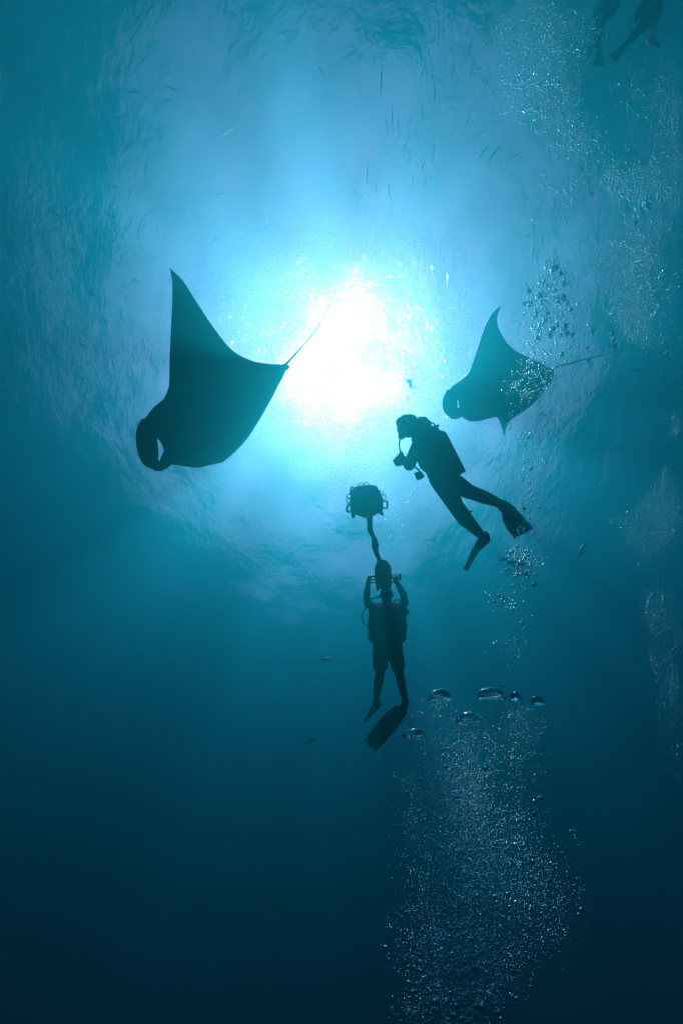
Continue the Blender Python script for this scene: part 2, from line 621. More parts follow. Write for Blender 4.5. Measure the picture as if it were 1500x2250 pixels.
def hand(wrist, palm_end, spread, curl_to, m=1, s=1.0):
    """palm, four fingers of unequal length that bend once towards curl_to, thumb from the side of the palm"""
    w, e = P(*wrist), P(*palm_end)
    ax = (e - w).normalized()
    sp = (spread - ax * spread.dot(ax)).normalized()
    cu = (curl_to - e).normalized()
    out = [('c', w, e, 0.030 * s, 0.034 * s, m), ('c', w + sp * 0.012, e + sp * 0.022, 0.022 * s, 0.020 * s, m),
           ('c', w - sp * 0.012, e - sp * 0.022, 0.022 * s, 0.020 * s, m)]
    for k, L in enumerate((0.036, 0.044, 0.042, 0.032)):
        b = e + sp * (0.033 - 0.022 * k) * s
        kn = b + (ax * 0.75 + cu * 0.3) * L * s
        tip = kn + (ax * 0.3 + cu * 0.9) * L * 0.9 * s
        out += [('c', b, kn, 0.011 * s, 0.010 * s, m), ('c', kn, tip, 0.010 * s, 0.008 * s, m)]
    tb = w + ax * 0.03 * s + sp * 0.03 * s
    tk = tb + (sp * 0.8 + ax * 0.6) * 0.035 * s
    out += [('c', tb, tk, 0.013 * s, 0.012 * s, m), ('c', tk, tk + (ax * 0.8 + cu * 0.6) * 0.032 * s, 0.012 * s, 0.009 * s, m)]
    return out


def curve(pts, n=24):
    _, Q = interp([list(p) for p in pts], range(len(pts)), n)
    return [P(*q) for q in Q]


def fin(parent, pocket, rows, th=0.012):
    """foot pocket with strap and a ribbed blade. rows: (x, y, z, half-width dx, dy in px, dz in m)"""
    f = solid('fin', [C(*p) for p in pocket], M_RUBBER, parent, 0.01, 3)
    R = []
    _, Q = interp(rows, range(len(rows)), 14)
    for q in Q:
        c = P(q[0], q[1], q[2])
        w = P(q[0] + q[3], q[1] + q[4], q[2] + q[5]) - c
        R.append((c, w))
    MB().ribbon(R, th).obj('blade', M_RUBBER, f, smooth=False)
    return f


def tank(parent, a, b, r):
    a, b = P(*a), P(*b)
    d = (b - a).normalized()
    pts, rad = [], []
    for k in range(7):
        t = math.pi / 2 * k / 6
        pts.append(a + d * r * 0.9 * (1 - math.sin(t)))
        rad.append(max(r * math.sin(t) if k else 0.03, 0.03))
    pts = [a + d * r * 0.9 * (1 - math.cos(math.pi / 2 * k / 6)) for k in range(7)]
    rad = [max(0.03, r * math.sin(math.pi / 2 * k / 6)) for k in range(7)]
    pts += [b - d * 0.02, b]
    rad += [r, r * 0.9]
    o = MB().tube(pts, rad, 20).obj('scuba_tank', M_STEEL, parent)
    v = MB()
    v.tube([a - d * 0.07, a + d * 0.02], [0.024, 0.026], 10)
    u, w = perp(d)
    v.tube([a - d * 0.05 - u * 0.05, a - d * 0.05 + u * 0.06], [0.014, 0.02], 10)
    v.obj('valve', M_METAL, o)
    return o


# --- the diver in profile, camera held to the chest
zb = 4.6
d2 = empty('person', P(975, 1050, zb), 'diver in profile right of the sun, in dark wetsuit, head bowed, legs kicking', 'diver', 'scuba divers')
up2 = (P(915, 940, zb) - P(975, 1045, zb)).normalized()
body = [
    # trunk
    C((966, 1046, zb - .07), (945, 1000, zb - .08), .135, .14), C((972, 1044, zb + .09), (950, 1000, zb + .09), .135, .14),
    C((945, 1000, zb - .08), (925, 962, zb - .1), .14, .12), C((950, 1000, zb + .09), (932, 960, zb + .1), .14, .12),
    C((925, 962, zb - .16), (930, 960, zb + .16), .085, .085), C((928, 965, zb), (912, 945, zb), .10, .062),
    # neck and head
    C((922, 955, zb), (908, 942, zb), .068, .068),
    ('e', P(898, 936, zb), ((P(877, 931, zb) - P(898, 936, zb)), (P(892, 962, zb) - P(898, 936, zb)), FWD * .078), 1),
    C((886, 948, zb), (881, 958, zb), .066, .045, 1), C((876, 938, zb), (873, 946, zb), .022, .018, 1),
    C((902, 938, zb - .08), (903, 946, zb - .08), .018, .012, 1), C((902, 938, zb + .08), (903, 946, zb + .08), .018, .012, 1),
    # near arm
    C((922, 966, zb - .19), (898, 1021, zb - .26), .075, .068), C((898, 1021, zb - .26), (885, 1011, zb - .12), .066, .04),
    # far arm
    C((930, 964, zb + .18), (902, 1016, zb + .22), .072, .06), C((902, 1018, zb + .22), (886, 1008, zb + .10), .05, .036),
    # trailing straight leg (lower in the picture)
    C((968, 1052, zb - .09), (1000, 1112, zb - .12), .14, .092), C((1000, 1112, zb - .12), (1022, 1142, zb - .1), .09, .09),
    C((1022, 1142, zb - .1), (1058, 1178, zb - .08), .088, .048), C((1058, 1180, zb - .08), (1068, 1184, zb - .08), .042, .04),
    C((1060, 1182, zb - .08), (1046, 1206, zb - .08), .045, .034),
    # bent leg
    C((978, 1050, zb + .1), (1026, 1079, zb + .12), .135, .095), C((1026, 1079, zb + .12), (1064, 1093, zb + .14), .09, .082),
    C((1064, 1093, zb + .14), (1104, 1109, zb + .14), .08, .048), C((1104, 1108, zb + .14), (1124, 1122, zb + .14), .045, .034),
]
body += hand((885, 1010, zb - .12), (877, 1004, zb - .09), UP, P(876, 1012, zb), 1)
body += hand((886, 1008, zb + .10), (878, 1002, zb + .07), UP, P(876, 1010, zb), 1)
solid('body', body, [M_SUIT, M_SKIN], d2, 0.008, 4)
# hair tied at the back of the head
hair = [('e', P(900, 935, zb), ((P(876, 930, zb) - P(900, 935, zb)) * .98, (P(894, 911, zb) - P(900, 935, zb)), FWD * .092), 0),
        ('e', P(926, 929, zb), (RIGHT * .085, UP * .072, FWD * .08), 0), C((930, 926, zb), (940, 932, zb), .058, .04),
        C((938, 930, zb), (943, 939, zb), .035, .02), C((920, 919, zb + .02), (929, 918, zb + .03), .02, .012)]
solid('hair', hair, M_HAIR, d2, 0.008, 2)
mk = MB()
mk.slab(P(879, 932, zb), ((P(872, 934, zb) - P(879, 932, zb)), (P(882, 944, zb) - P(879, 932, zb)), FWD * .085), .3)
mk.tube([P(884, 930, zb) + FWD * .085, P(904, 926, zb) + FWD * .09, P(916, 924, zb), P(904, 926, zb) - FWD * .09, P(884, 930, zb) - FWD * .085], .011, 8)
mk.obj('mask', M_RUBBER, d2)
rg = MB().ellipsoid(P(880, 958, zb), ((P(874, 958, zb) - P(880, 958, zb)), (P(881, 965, zb) - P(880, 958, zb)), FWD * .045)).obj('regulator', M_RUBBER, d2)
MB().tube(curve([(879, 960, zb), (876, 974, zb - .02), (878, 990, zb - .05), (884, 1003, zb - .1)]), .009, 8).obj('hose', M_RUBBER, d2)
MB().tube(curve([(940, 937, zb - .05), (946, 930, zb - .07), (952, 931, zb - .06), (955, 938, zb)]), .009, 8).obj('hose', M_RUBBER, d2)
MB().tube(curve([(899, 1016, zb - .2), (908, 1024, zb - .2), (920, 1034, zb - .18)]), .011, 8).obj('hose', M_RUBBER, d2)
vest = [C((932, 962, zb - .12), (962, 1030, zb - .13), .115, .13), C((936, 960, zb + .12), (966, 1030, zb + .12), .115, .13),
        C((948, 955, zb), (990, 1032, zb), .105, .12), C((940, 990, zb - .1), (945, 1012, zb - .1), .16, .15)]
vo = solid('buoyancy_vest', vest, M_VEST, d2, 0.012, 4)
MB().plate([(908, 1040), (922, 1034), (932, 1046), (926, 1052), (915, 1056)], zb - .16, .12).obj('pouch', M_VEST, vo)
tank(d2, (957, 948, zb + .02), (1006, 1044, zb + .02), .098)
kn = MB().slab(P(1026, 1137, zb - .1), ((P(1032, 1134, zb) - P(1026, 1137, zb)) * .45, (P(1038, 1156, zb) - P(1026, 1137, zb)) * .9, FWD * .03), .3).obj('dive_knife', M_METAL, d2)
MB().tube([P(1028, 1127, zb - .1), P(1034, 1123, zb - .1), P(1037, 1124, zb - .1)], .012, 8).obj('strap', M_RUBBER, kn)
MB().slab(P(1006, 1144, zb - .12), ((P(1009, 1142, zb) - P(1006, 1144, zb)) * .6, (P(1012, 1152, zb) - P(1006, 1144, zb)), FWD * .02), .3).obj('buckle', M_RUBBER, d2)
fin(d2, [((1064, 1178, zb - .08), (1050, 1200, zb - .08), .056, .05), ((1066, 1186, zb - .08), (1054, 1200, zb - .08), .05, .04),
         ((1050, 1200, zb - .08), (1038, 1218, zb - .08), .05, .03)],
    [(1044, 1208, zb - .08, 5, 4, .09), (1036, 1224, zb - .07, 4, 3, .11), (1029, 1238, zb - .05, 4, 2, .12), (1021, 1253, zb - .02, 4, 2, .12)])
fin(d2, [((1104, 1108, zb + .14), (1122, 1122, zb + .14), .058, .062), ((1100, 1112, zb + .14), (1116, 1126, zb + .14), .05, .062),
         ((1112, 1112, zb + .14), (1126, 1128, zb + .14), .05, .06)],
    [(1114, 1122, zb + .14, 13, -8, 0), (1122, 1136, zb + .13, 17, -11, .02), (1136, 1155, zb + .1, 20, -12, .04), (1150, 1172, zb + .06, 21, -11, .05)])
# the camera she holds
cm = empty('underwater_camera', P(876, 1014, zb - .02), 'small dark underwater camera held in both hands by the diver in profile', 'camera')
MB().slab(P(877, 1012, zb - .02), ((P(884, 1008, zb) - P(877, 1012, zb)) * .8, (P(884, 1022, zb) - P(877, 1012, zb)) * .9, FWD * .09), .25).obj('housing', M_METAL, cm)
MB().tube([P(873, 1014, zb - .02), P(866, 1018, zb - .02)], [.045, .05], 14).obj('lens_port', M_METAL, cm)
MB().tube(curve([(878, 1006, zb - .11), (876, 998, zb - .12), (884, 996, zb - .1), (886, 1003, zb - .1)]), .008, 8).obj('handle', M_METAL, cm)

# --- the diver hanging upright, lifting a camera overhead
zc = 5.6
d1 = empty('person', P(851, 1420, zc), 'upright diver in shorts and vest lifting a camera overhead, below the bowed diver', 'diver', 'scuba divers')
b1 = [
    C((836, 1400, zc), (864, 1400, zc), .115, .115), C((838, 1398, zc), (836, 1345, zc), .115, .125),
    C((862, 1398, zc), (864, 1345, zc), .115, .125), C((826, 1338, zc), (874, 1338, zc), .085, .085),
    C((850, 1340, zc), (849, 1322, zc - .03), .085, .065),
    ('e', P(848, 1309, zc - .05), (RIGHT * .083, UP * .115 - FWD * .03, FWD * .10), 1),
    C((848, 1320, zc - .1), (848, 1315, zc - .13), .05, .04, 1), C((848, 1310, zc - .15), (848, 1307, zc - .155), .02, .016, 1),
    C((835, 1309, zc - .04), (835, 1305, zc - .04), .018, .013, 1), C((861, 1309, zc - .04), (861, 1305, zc - .04), .018, .013, 1),
    # arms
    C((824, 1338, zc), (806, 1326, zc - .03), .068, .055), C((806, 1326, zc - .03), (804, 1312, zc - .04), .055, .05),
    C((804, 1312, zc - .04), (808, 1280, zc - .03), .05, .036),
    C((876, 1340, zc), (888, 1324, zc - .03), .068, .058), C((888, 1324, zc - .03), (885, 1306, zc - .04), .056, .05),
    C((885, 1306, zc - .04), (871, 1281, zc - .03), .05, .036),
    # legs
    C((838, 1408, zc), (835, 1470, zc - .04), .105, .075), C((835, 1470, zc - .04), (830, 1500, zc - .02), .068, .068, 1),
    C((830, 1500, zc - .02), (824, 1542, zc + .04), .066, .038, 1), C((824, 1544, zc + .04), (819, 1556, zc), .04, .034, 1),
    C((863, 1408, zc), (874, 1472, zc - .04), .105, .075), C((874, 1472, zc - .04), (881, 1502, zc - .02), .068, .066, 1),
    C((881, 1502, zc - .02), (889, 1542, zc + .04), .064, .038, 1), C((889, 1544, zc + .04), (882, 1556, zc), .04, .036, 1),
]
b1 += hand((808, 1280, zc - .03), (810, 1270, zc - .03), FWD, P(818, 1270, zc - .03), 1)
b1 += hand((871, 1281, zc - .03), (866, 1271, zc - .03), FWD, P(858, 1272, zc - .03), 1)
solid('body', b1, [M_SUIT, M_SKIN], d1, 0.009, 4)
solid('hair', [('e', P(848, 1305, zc - .03), (RIGHT * .088, UP * .10, FWD * .10), 0)], M_HAIR, d1, 0.01, 2)
MB().slab(P(848, 1308, zc - .145), (RIGHT * .075, UP * .045, FWD * .03), .35).obj('mask', M_RUBBER, d1)
MB().ellipsoid(P(848, 1318, zc - .16), (RIGHT * .04, UP * .035, FWD * .04)).obj('regulator', M_RUBBER, d1)
v1 = [C((824, 1342, zc - .03), (822, 1398, zc - .04), .10, .10), C((876, 1342, zc - .03), (877, 1398, zc - .04), .10, .10),
      C((838, 1345, zc - .08), (862, 1345, zc - .08), .10, .10), C((824, 1375, zc - .05), (876, 1375, zc - .05), .115, .115),
      C((830, 1402, zc - .03), (870, 1402, zc - .03), .10, .10), C((876, 1352, zc - .02), (872, 1345, zc), .09, .09)]
vv = solid('buoyancy_vest', v1, M_VEST, d1, 0.012, 4)
MB().slab(P(882, 1385, zc - .09), (RIGHT * .045, UP * .10, FWD * .06), .4).obj('pouch', M_VEST, vv)
MB().slab(P(816, 1385, zc - .09), (RIGHT * .045, UP * .10, FWD * .06), .4).obj('pouch', M_VEST, vv)
sh = [C((836, 1402, zc), (864, 1402, zc), .125, .125), C((837, 1412, zc), (834, 1462, zc - .03), .12, .105), C((832, 1412, zc), (828, 1464, zc - .03), .09, .07),
      C((864, 1412, zc), (873, 1462, zc - .03), .12, .105), C((868, 1412, zc), (880, 1464, zc - .03), .09, .06), C((840, 1464, zc - .03), (842, 1462, zc - .03), .07, .07)]
solid('shorts', sh, M_SHORT, d1, 0.011, 3)
tank(d1, (850, 1330, zc + .24), (850, 1412, zc + .22), .092)
MB().tube(curve([(846, 1311, zc - .17), (830, 1312, zc - .16), (815, 1316, zc - .08), (810, 1322, zc + .05)]), .009, 8).obj('hose', M_RUBBER, d1)
MB().tube(curve([(806, 1334, zc + .02), (797, 1343, zc), (795, 1358, zc - .02), (800, 1371, zc - .04), (812, 1380, zc - .06)]), .009, 8).obj('hose', M_RUBBER, d1)
MB().tube(curve([(862, 1325, zc), (868, 1319, zc - .04), (877, 1319, zc - .03), (884, 1326, zc + .02)]), .009, 8).obj('hose', M_RUBBER, d1)
oc = MB().ellipsoid(P(889, 1344, zc - .08), (RIGHT * .055, UP * .045, FWD * .045)).obj('spare_regulator', M_RUBBER, d1)
MB().tube(curve([(889, 1344, zc - .1), (880, 1352, zc - .14), (872, 1350, zc - .15)]), .01, 8).obj('hose', M_RUBBER, oc)
fin(d1, [((826, 1540, zc + .04), (821, 1556, zc + .02), .05, .05), ((829, 1548, zc + .02), (820, 1560, zc), .045, .035)],
    [(820, 1556, zc, 5, 2, .09), (813, 1567, zc - .04, 3.5, 2, .10), (807, 1576, zc - .07, 3, 2, .11), (799, 1588, zc - .1, 1.5, 1, .11)])
fin(d1, [((890, 1540, zc + .04), (884, 1558, zc), .05, .06), ((886, 1552, zc + .02), (878, 1566, zc - .02), .058, .065)],
    [(882, 1556, zc, 12, 8, .02), (868, 1573, zc - .04, 15, 11, .02), (846, 1598, zc - .1, 16, 13, .02), (824, 1625, zc - .16, 14, 13, .02), (811, 1640, zc - .2, 12, 11, .02)])

# the camera housing he lifts
zr = zc - .04
rig = empty('camera_housing', P(841, 1265, zr), 'tall dark camera housing raised overhead by the diver in shorts', 'camera')
MB().plate([(827, 1236), (833, 1230), (843, 1229), (851, 1234), (857, 1243), (859, 1256), (860, 1276), (859, 1292), (850, 1293),
            (838, 1294), (832, 1294), (831, 1299), (826, 1298), (824, 1284), (822, 1262), (822, 1246)], zr, .26, .1).obj('housing', M_METAL, rig, smooth=False)
MB().tube([P(841, 1262, zr + .12), P(841, 1250, zr + .26)], [.085, .095], 20).obj('lens_port', M_METAL, rig)
for pts in ([(824, 1267, zr), (812, 1266, zr), (811, 1273, zr), (812, 1280, zr), (824, 1279, zr)],
            [(858, 1264, zr), (868, 1262, zr), (872, 1269, zr), (871, 1277, zr), (859, 1280, zr)]):
    MB().tube([P(*p) for p in pts], .013, 8).obj('handle', M_METAL, rig)
MB().tube([P(813, 1273, zr), P(824, 1273, zr)], .012, 8).obj('crossbar', M_METAL, rig)
MB().tube([P(872, 1272, zr), P(877, 1270, zr)], .015, 8).obj('bracket', M_METAL, rig)
MB().tube([P(877, 1259, zr), P(878, 1275, zr)], .02, 10).obj('float_arm', M_METAL, rig)

# the boxy housing floating above, on a twisted lanyard
zl = 5.55
lt = empty('lamp_housing', P(804, 1102, zl), 'boxy frame-caged housing floating above the raised camera, with side handles', 'housing')
MB().plate([(772, 1076), (777, 1070), (786, 1067), (800, 1066), (813, 1065), (826, 1067), (831, 1075), (836, 1084), (840, 1096), (841, 1106),
            (840, 1118), (838, 1126), (828, 1129), (818, 1134), (808, 1137), (797, 1137), (786, 1133), (776, 1130), (769, 1124), (767, 1110), (767, 1096), (770, 1084)],
           zl, .34, .1).obj('case', M_METAL, lt, smooth=False)
MB().plate([(768, 1122), (780, 1130), (778, 1138), (774, 1140), (771, 1137)], zl - .1, .08).obj('foot', M_RUBBER, lt)
MB().plate([(838, 1118), (842, 1131), (839, 1134), (834, 1131), (830, 1126)], zl - .1, .08).obj('foot', M_RUBBER, lt)
MB().plate([(794, 1134), (804, 1135), (799, 1140)], zl - .1, .08).obj('foot', M_RUBBER, lt)
MB().tube([P(840, 1101, zl), P(850, 1102, zl), P(849, 1117, zl), P(839, 1116, zl)], .017, 8).obj('handle', M_METAL, lt)
MB().tube(curve([(775, 1071, zl), (771, 1071, zl), (769, 1080, zl), (769, 1088, zl)]), .014, 8).obj('handle', M_METAL, lt)
MB().tube(curve([(767, 1107, zl), (762, 1113, zl), (762, 1124, zl), (768, 1123, zl)]), .016, 8).obj('handle', M_METAL, lt)
for cx, cy in ((766, 1091), (765, 1100), (837, 1084), (842, 1092), (792, 1066), (803, 1065)):
    ring = [P(cx, cy, zl) + (RIGHT * math.cos(a) + UP * math.sin(a)) * .034 for a in [k * math.pi / 7 for k in range(15)]]
    MB().tube(ring, .007, 6).obj('shackle', M_METAL, lt)
MB().tube([P(806, 1100, zl - .16), P(806, 1101, zl - .2)], [.12, .11], 24).obj('lens_port', M_METAL, lt)

lan = MB()
lan.tube(curve([(810, 1132, zl, ), (811, 1146, zl), (813, 1162, zl), (818, 1176, zl), (822, 1188, zl), (824, 1204, zl), (829, 1220, zr), (833, 1234, zr)], 40),
         [.034 + .007 * math.sin(k * .33) + (.012 if 24 < k < 29 else 0) + .012 * max(0, 1 - k / 6) for k in range(40)], 10, .5, FWD)
lan.tube(curve([(811, 1140, zl), (808, 1156, zl - .03), (809, 1168, zl - .03), (815, 1177, zl), (823, 1186, zl + .02), (826, 1190, zl), (821, 1200, zl), (821, 1212, zl), (828, 1226, zr)], 40), .014, 8)
tag(lan.obj('lanyard', M_VEST), 'twisted dark lanyard running from the floating box to the raised camera', 'lanyard')

# --- two far divers at the upper right corner
zf = 6.4


def far_diver(label, caps, fins, tank_ends):
    pel = P(*caps[0][0])
    d = empty('person', pel, label, 'diver', 'scuba divers')
    solid('body', [C(c[0], c[1], c[2] * .76, c[3] * .76) if not isinstance(c[0], str) else c for c in caps], [M_SUIT, M_SKIN], d, 0.014, 3)
    for pocket, rows in fins:
        fin(d, pocket, rows, .014)
    tank(d, tank_ends[0], tank_ends[1], .095)
    return d


far_diver('faint far diver at the top right corner, legs apart, right of the other', [
    ((1424, 42, zf), (1428, 12, zf), .17, .19), ((1431, 40, zf), (1434, 14, zf), .15, .17), ((1430, 10, zf), (1432, -12, zf), .12, .07),
    ('e', P(1434, -24, zf), (RIGHT * .09, UP * .12, FWD * .11), 1),
    ((1418, 2, zf), (1404, 22, zf - .1), .075, .06), ((1404, 22, zf - .1), (1396, 44, zf - .2), .06, .045), ((1396, 44, zf - .2), (1392, 50, zf - .2), .045, .02),
    ((1440, 4, zf), (1446, 18, zf + .1), .075, .055), ((1446, 18, zf + .1), (1450, 30, zf + .1), .05, .03),
    ((1420, 44, zf), (1392, 78, zf - .05), .14, .09), ((1392, 78, zf - .05), (1368, 105, zf - .05), .085, .05), ((1368, 105, zf), (1362, 112, zf), .05, .04),
    ((1434, 44, zf), (1430, 66, zf + .3), .13, .09), ((1430, 66, zf + .3), (1427, 84, zf + .5), .085, .05), ((1427, 84, zf + .5), (1432, 90, zf + .4), .05, .04)],
    [([((1370, 103, zf), (1360, 114, zf), .06, .06)], [(1362, 112, zf, 5, 4, .03), (1354, 120, zf, 8, 6, .03), (1343, 128, zf, 10, 9, .03)]),
     ([((1426, 84, zf + .5), (1432, 91, zf + .4), .06, .06)], [(1430, 90, zf + .4, 3, -3, .1), (1438, 96, zf + .35, 3, -4, .12), (1448, 103, zf + .3, 2, -3, .12)])],
    ((1424, -6, zf + .22), (1421, 50, zf + .22)))
far_diver('faint far diver behind bubbles at the top right, fins hanging down, left of the other', [
    ((1318, 42, zf + .6), (1334, 18, zf + .6), .15, .16), ((1334, 18, zf + .6), (1348, -4, zf + .6), .15, .14), ((1348, -4, zf + .6), (1354, -14, zf + .6), .09, .06),
    ('e', P(1359, -24, zf + .6), (RIGHT * .09, UP * .12, FWD * .11), 1),
    ((1340, 4, zf + .5), (1322, 14, zf + .4), .07, .055), ((1322, 14, zf + .4), (1304, 32, zf + .3), .055, .04), ((1304, 32, zf + .3), (1300, 37, zf + .3), .045, .02),
    ((1352, 6, zf + .8), (1350, 24, zf + .9), .07, .05), ((1350, 24, zf + .9), (1340, 40, zf + .9), .05, .03),
    ((1314, 46, zf + .55), (1311, 82, zf + .5), .13, .085), ((1311, 82, zf + .5), (1314, 116, zf + .6), .08, .05), ((1314, 116, zf + .6), (1314, 124, zf + .55), .05, .04),
    ((1322, 46, zf + .7), (1308, 80, zf + 1.0), .12, .08), ((1308, 80, zf + 1.0), (1296, 108, zf + 1.2), .08, .045), ((1296, 108, zf + 1.2), (1294, 114, zf + 1.2), .045, .035)],
    [([((1314, 114, zf + .6), (1314, 126, zf + .55), .06, .065)], [(1314, 122, zf + .55, 8, 0, .03), (1314, 132, zf + .5, 12, 0, .03), (1315, 144, zf + .45, 15, 1, .03)]),
     ([((1296, 106, zf + 1.2), (1294, 116, zf + 1.2), .05, .05)], [(1294, 113, zf + 1.2, 3, 1, .1), (1292, 122, zf + 1.15, 3, 1, .12), (1289, 132, zf + 1.1, 2, 1, .12)])],
    ((1340, -8, zf + .85), (1312, 36, zf + .85)))

# ------------------------------------------------------------------ fish


def fish_mesh(name, deep):
    """unit-length fish along +x: body, forked tail, dorsal and anal fins"""
    mb = MB()
    prof = [(0.5, .006), (0.47, .022), (0.42, .045), (0.34, .066), (0.22, .083), (0.05, .088), (-0.12, .075), (-0.26, .048), (-0.36, .024), (-0.41, .017)]
    rows = []
    for x, r in prof:
        rows.append([Vector((x, r * .62 * deep * math.cos(a), r * deep * math.sin(a))) for a in [2 * math.pi * k / 10 for k in range(10)]])
    mb.grid(rows)

    def flap(pts, t=.006):
        mb.grid([[Vector((x, -t, z)) for x, z in pts], [Vector((x, t, z)) for x, z in pts]])
    flap([(-.39, .014), (-.45, .055), (-.52, .10), (-.475, .02), (-.465, 0), (-.475, -.02), (-.52, -.10), (-.45, -.055), (-.39, -.014)])
    flap([(.08, .08 * deep), (-.02, .12 * deep), (-.1, .11 * deep), (-.12, .06 * deep)])
    flap([(-.08, -.07 * deep), (-.14, -.115 * deep), (-.2, -.1 * deep), (-.22, -.05 * deep)])
    return mb.mesh(name)


SLIM, DEEP_ = fish_mesh('fish', 0.5), fish_mesh('fish', 1.5)
SLIM_SILVER = SLIM.copy()
SLIM.materials.append(M_FISH)
DEEP_.materials.append(M_FISH)
SLIM_SILVER.materials.append(M_SILVER)
frng = random.Random(11)


def fish(a, b, z, me, label, group):
    A, B = P(a[0], a[1], z), P(b[0], b[1], z + frng.uniform(-.12, .12))
    o = bpy.data.objects.new('fish', me)
    COL.objects.link(o)
    d = A - B
    o.location = (A + B) / 2
    o.rotation_mode = 'QUATERNION'
    q = d.to_track_quat('X', 'Z')
    o.rotation_quaternion = q @ Quaternion((1, 0, 0), frng.uniform(-.5, .5))
    L = d.length * 1.05
    o.scale = (L, L, L)
    return tag(o, label, 'fish', group)


LEFT = [(362, 187, 392, 200), (275, 200, 310, 203), (208, 283, 235, 287), (180, 312, 207, 320), (147, 362, 175, 368), (210, 370, 242, 380),
        (258, 366, 278, 371), (288, 381, 305, 386), (237, 407, 270, 416), (160, 424, 192, 436), (372, 398, 395, 398), (405, 417, 430, 432),
        (475, 428, 495, 422), (197, 452, 222, 472), (110, 467, 142, 478), (165, 492, 185, 500), (250, 492, 275, 505), (228, 468, 255, 479),
        (207, 497, 228, 503), (129, 518, 153, 530), (252, 572, 264, 582), (268, 623, 280, 635), (186, 635, 213, 653), (132, 587, 159, 596),
        (234, 740, 255, 743), (177, 755, 195, 761), (168, 828, 192, 833), (258, 869, 279, 878), (120, 500, 140, 512), (150, 545, 172, 556),
        (200, 540, 222, 549), (290, 610, 308, 620), (205, 700, 226, 708), (325, 560, 345, 568), (230, 575, 246, 583)]
for x0, y0, x1, y1 in LEFT:
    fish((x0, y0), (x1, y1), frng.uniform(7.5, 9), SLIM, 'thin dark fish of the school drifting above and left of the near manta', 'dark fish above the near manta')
TOPF = [(370, 70, 450, 30), (535, 135, 620, 90), (630, 75, 625, 130), (408, 175, 438, 275), (572, 240, 580, 360), (722, 150, 708, 290), (640, 375, 603, 475),
        (375, 420, 370, 570), (690, 500, 692, 625), (925, 80, 885, 195), (1040, 110, 975, 240), (920, 240, 880, 340), (920, 395, 900, 480), (810, 370, 795, 480),
        (755, 340, 742, 440), (245, 345, 232, 440), (0, 400, 38, 455), (150, 620, 158, 715), (440, 650, 437, 760), (475, 700, 478, 800), (555, 680, 525, 760),
        (610, 630, 622, 715), (400, 700, 410, 800), (910, 640, 870, 780), (790, 790, 735, 880), (690, 860, 675, 960), (530, 830, 500, 910), (560, 910, 505, 1010),
        (640, 940, 605, 1040), (640, 1050, 632, 1120), (570, 1050, 555, 1110), (1010, 870, 950, 960), (1090, 870, 1000, 980), (1190, 920, 1130, 970),
        (1000, 780, 930, 820), (1050, 1060, 1000, 1100), (1170, 1040, 1110, 1075), (290, 1000, 288, 1100), (205, 1090, 212, 1180), (335, 1110, 350, 1180),
        (415, 1100, 425, 1190), (45, 1140, 80, 1195), (435, 1250, 440, 1310), (1040, 1235, 998, 1280), (920, 1220, 895, 1260), (900, 1020, 870, 1060)]
for x0, y0, x1, y1 in TOPF:
    fish((700 + x0 / 2.727, y0 / 2.727), (700 + x1 / 2.727, y1 / 2.727), frng.uniform(9, 11), SLIM,
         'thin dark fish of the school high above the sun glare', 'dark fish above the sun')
for x0, y0, x1, y1 in ((165, 71, 194, 65), (207, 97, 230, 85), (167, 201, 186, 196), (325, 303, 336, 297), (485, 299, 512, 283), (495, 493, 506, 482), (527, 517, 535, 505), (470, 527, 478, 522)):
    fish((x0, y0), (x1, y1), 8.0, SLIM_SILVER, 'pale silvery fish catching the light at the upper left', 'silvery fish at the upper left')
LOW = [((1334, 1068), (1324, 1083), 10, 'small blurred fish to the right of the kicking fin'),
       ((1285, 1193), (1267, 1228), 10, 'larger blurred fish at right, nose up, between two bubble plumes'),
       ((1268, 1319), (1287, 1332), 11, 'blurred fish at right slanting down, below the nose-up fish'),
       ((700, 1452), (730, 1445), 10, 'dim fish level with the shorts of the upright diver, left'),
       ((672, 1632), (702, 1620), 11, 'dim fish left of the long fin of the upright diver'),
       ((714, 1668), (727, 1650), 11, 'dim steep fish just left of the fin tip'),
       ((132, 1367), (140, 1385), 12, 'dim upright fish near the left edge, mid height'),
       ((35, 1420), (39, 1437), 12, 'dim fish closest to the left edge, mid height'),
       ((610, 1385), (614, 1400), 12, 'dim small upright fish left of the upright diver'),
       ((135, 1310), (150, 1318), 13, 'dim small fish above the upright fish at left edge'),
       ((422, 1577), (437, 1582), 13, 'dim lone fish in the dark water at lower left'),
       ((892, 1736), (896, 1752), 4.5, 'small dark fish at the left rim of the lowest bubble plume'),
       ((1393, 813), (1412, 815), 8, 'small dark fish near the far manta tail tip')]
for a, b, z, lab in LOW:
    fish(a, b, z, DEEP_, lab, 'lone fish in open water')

# ------------------------------------------------------------------ bubbles


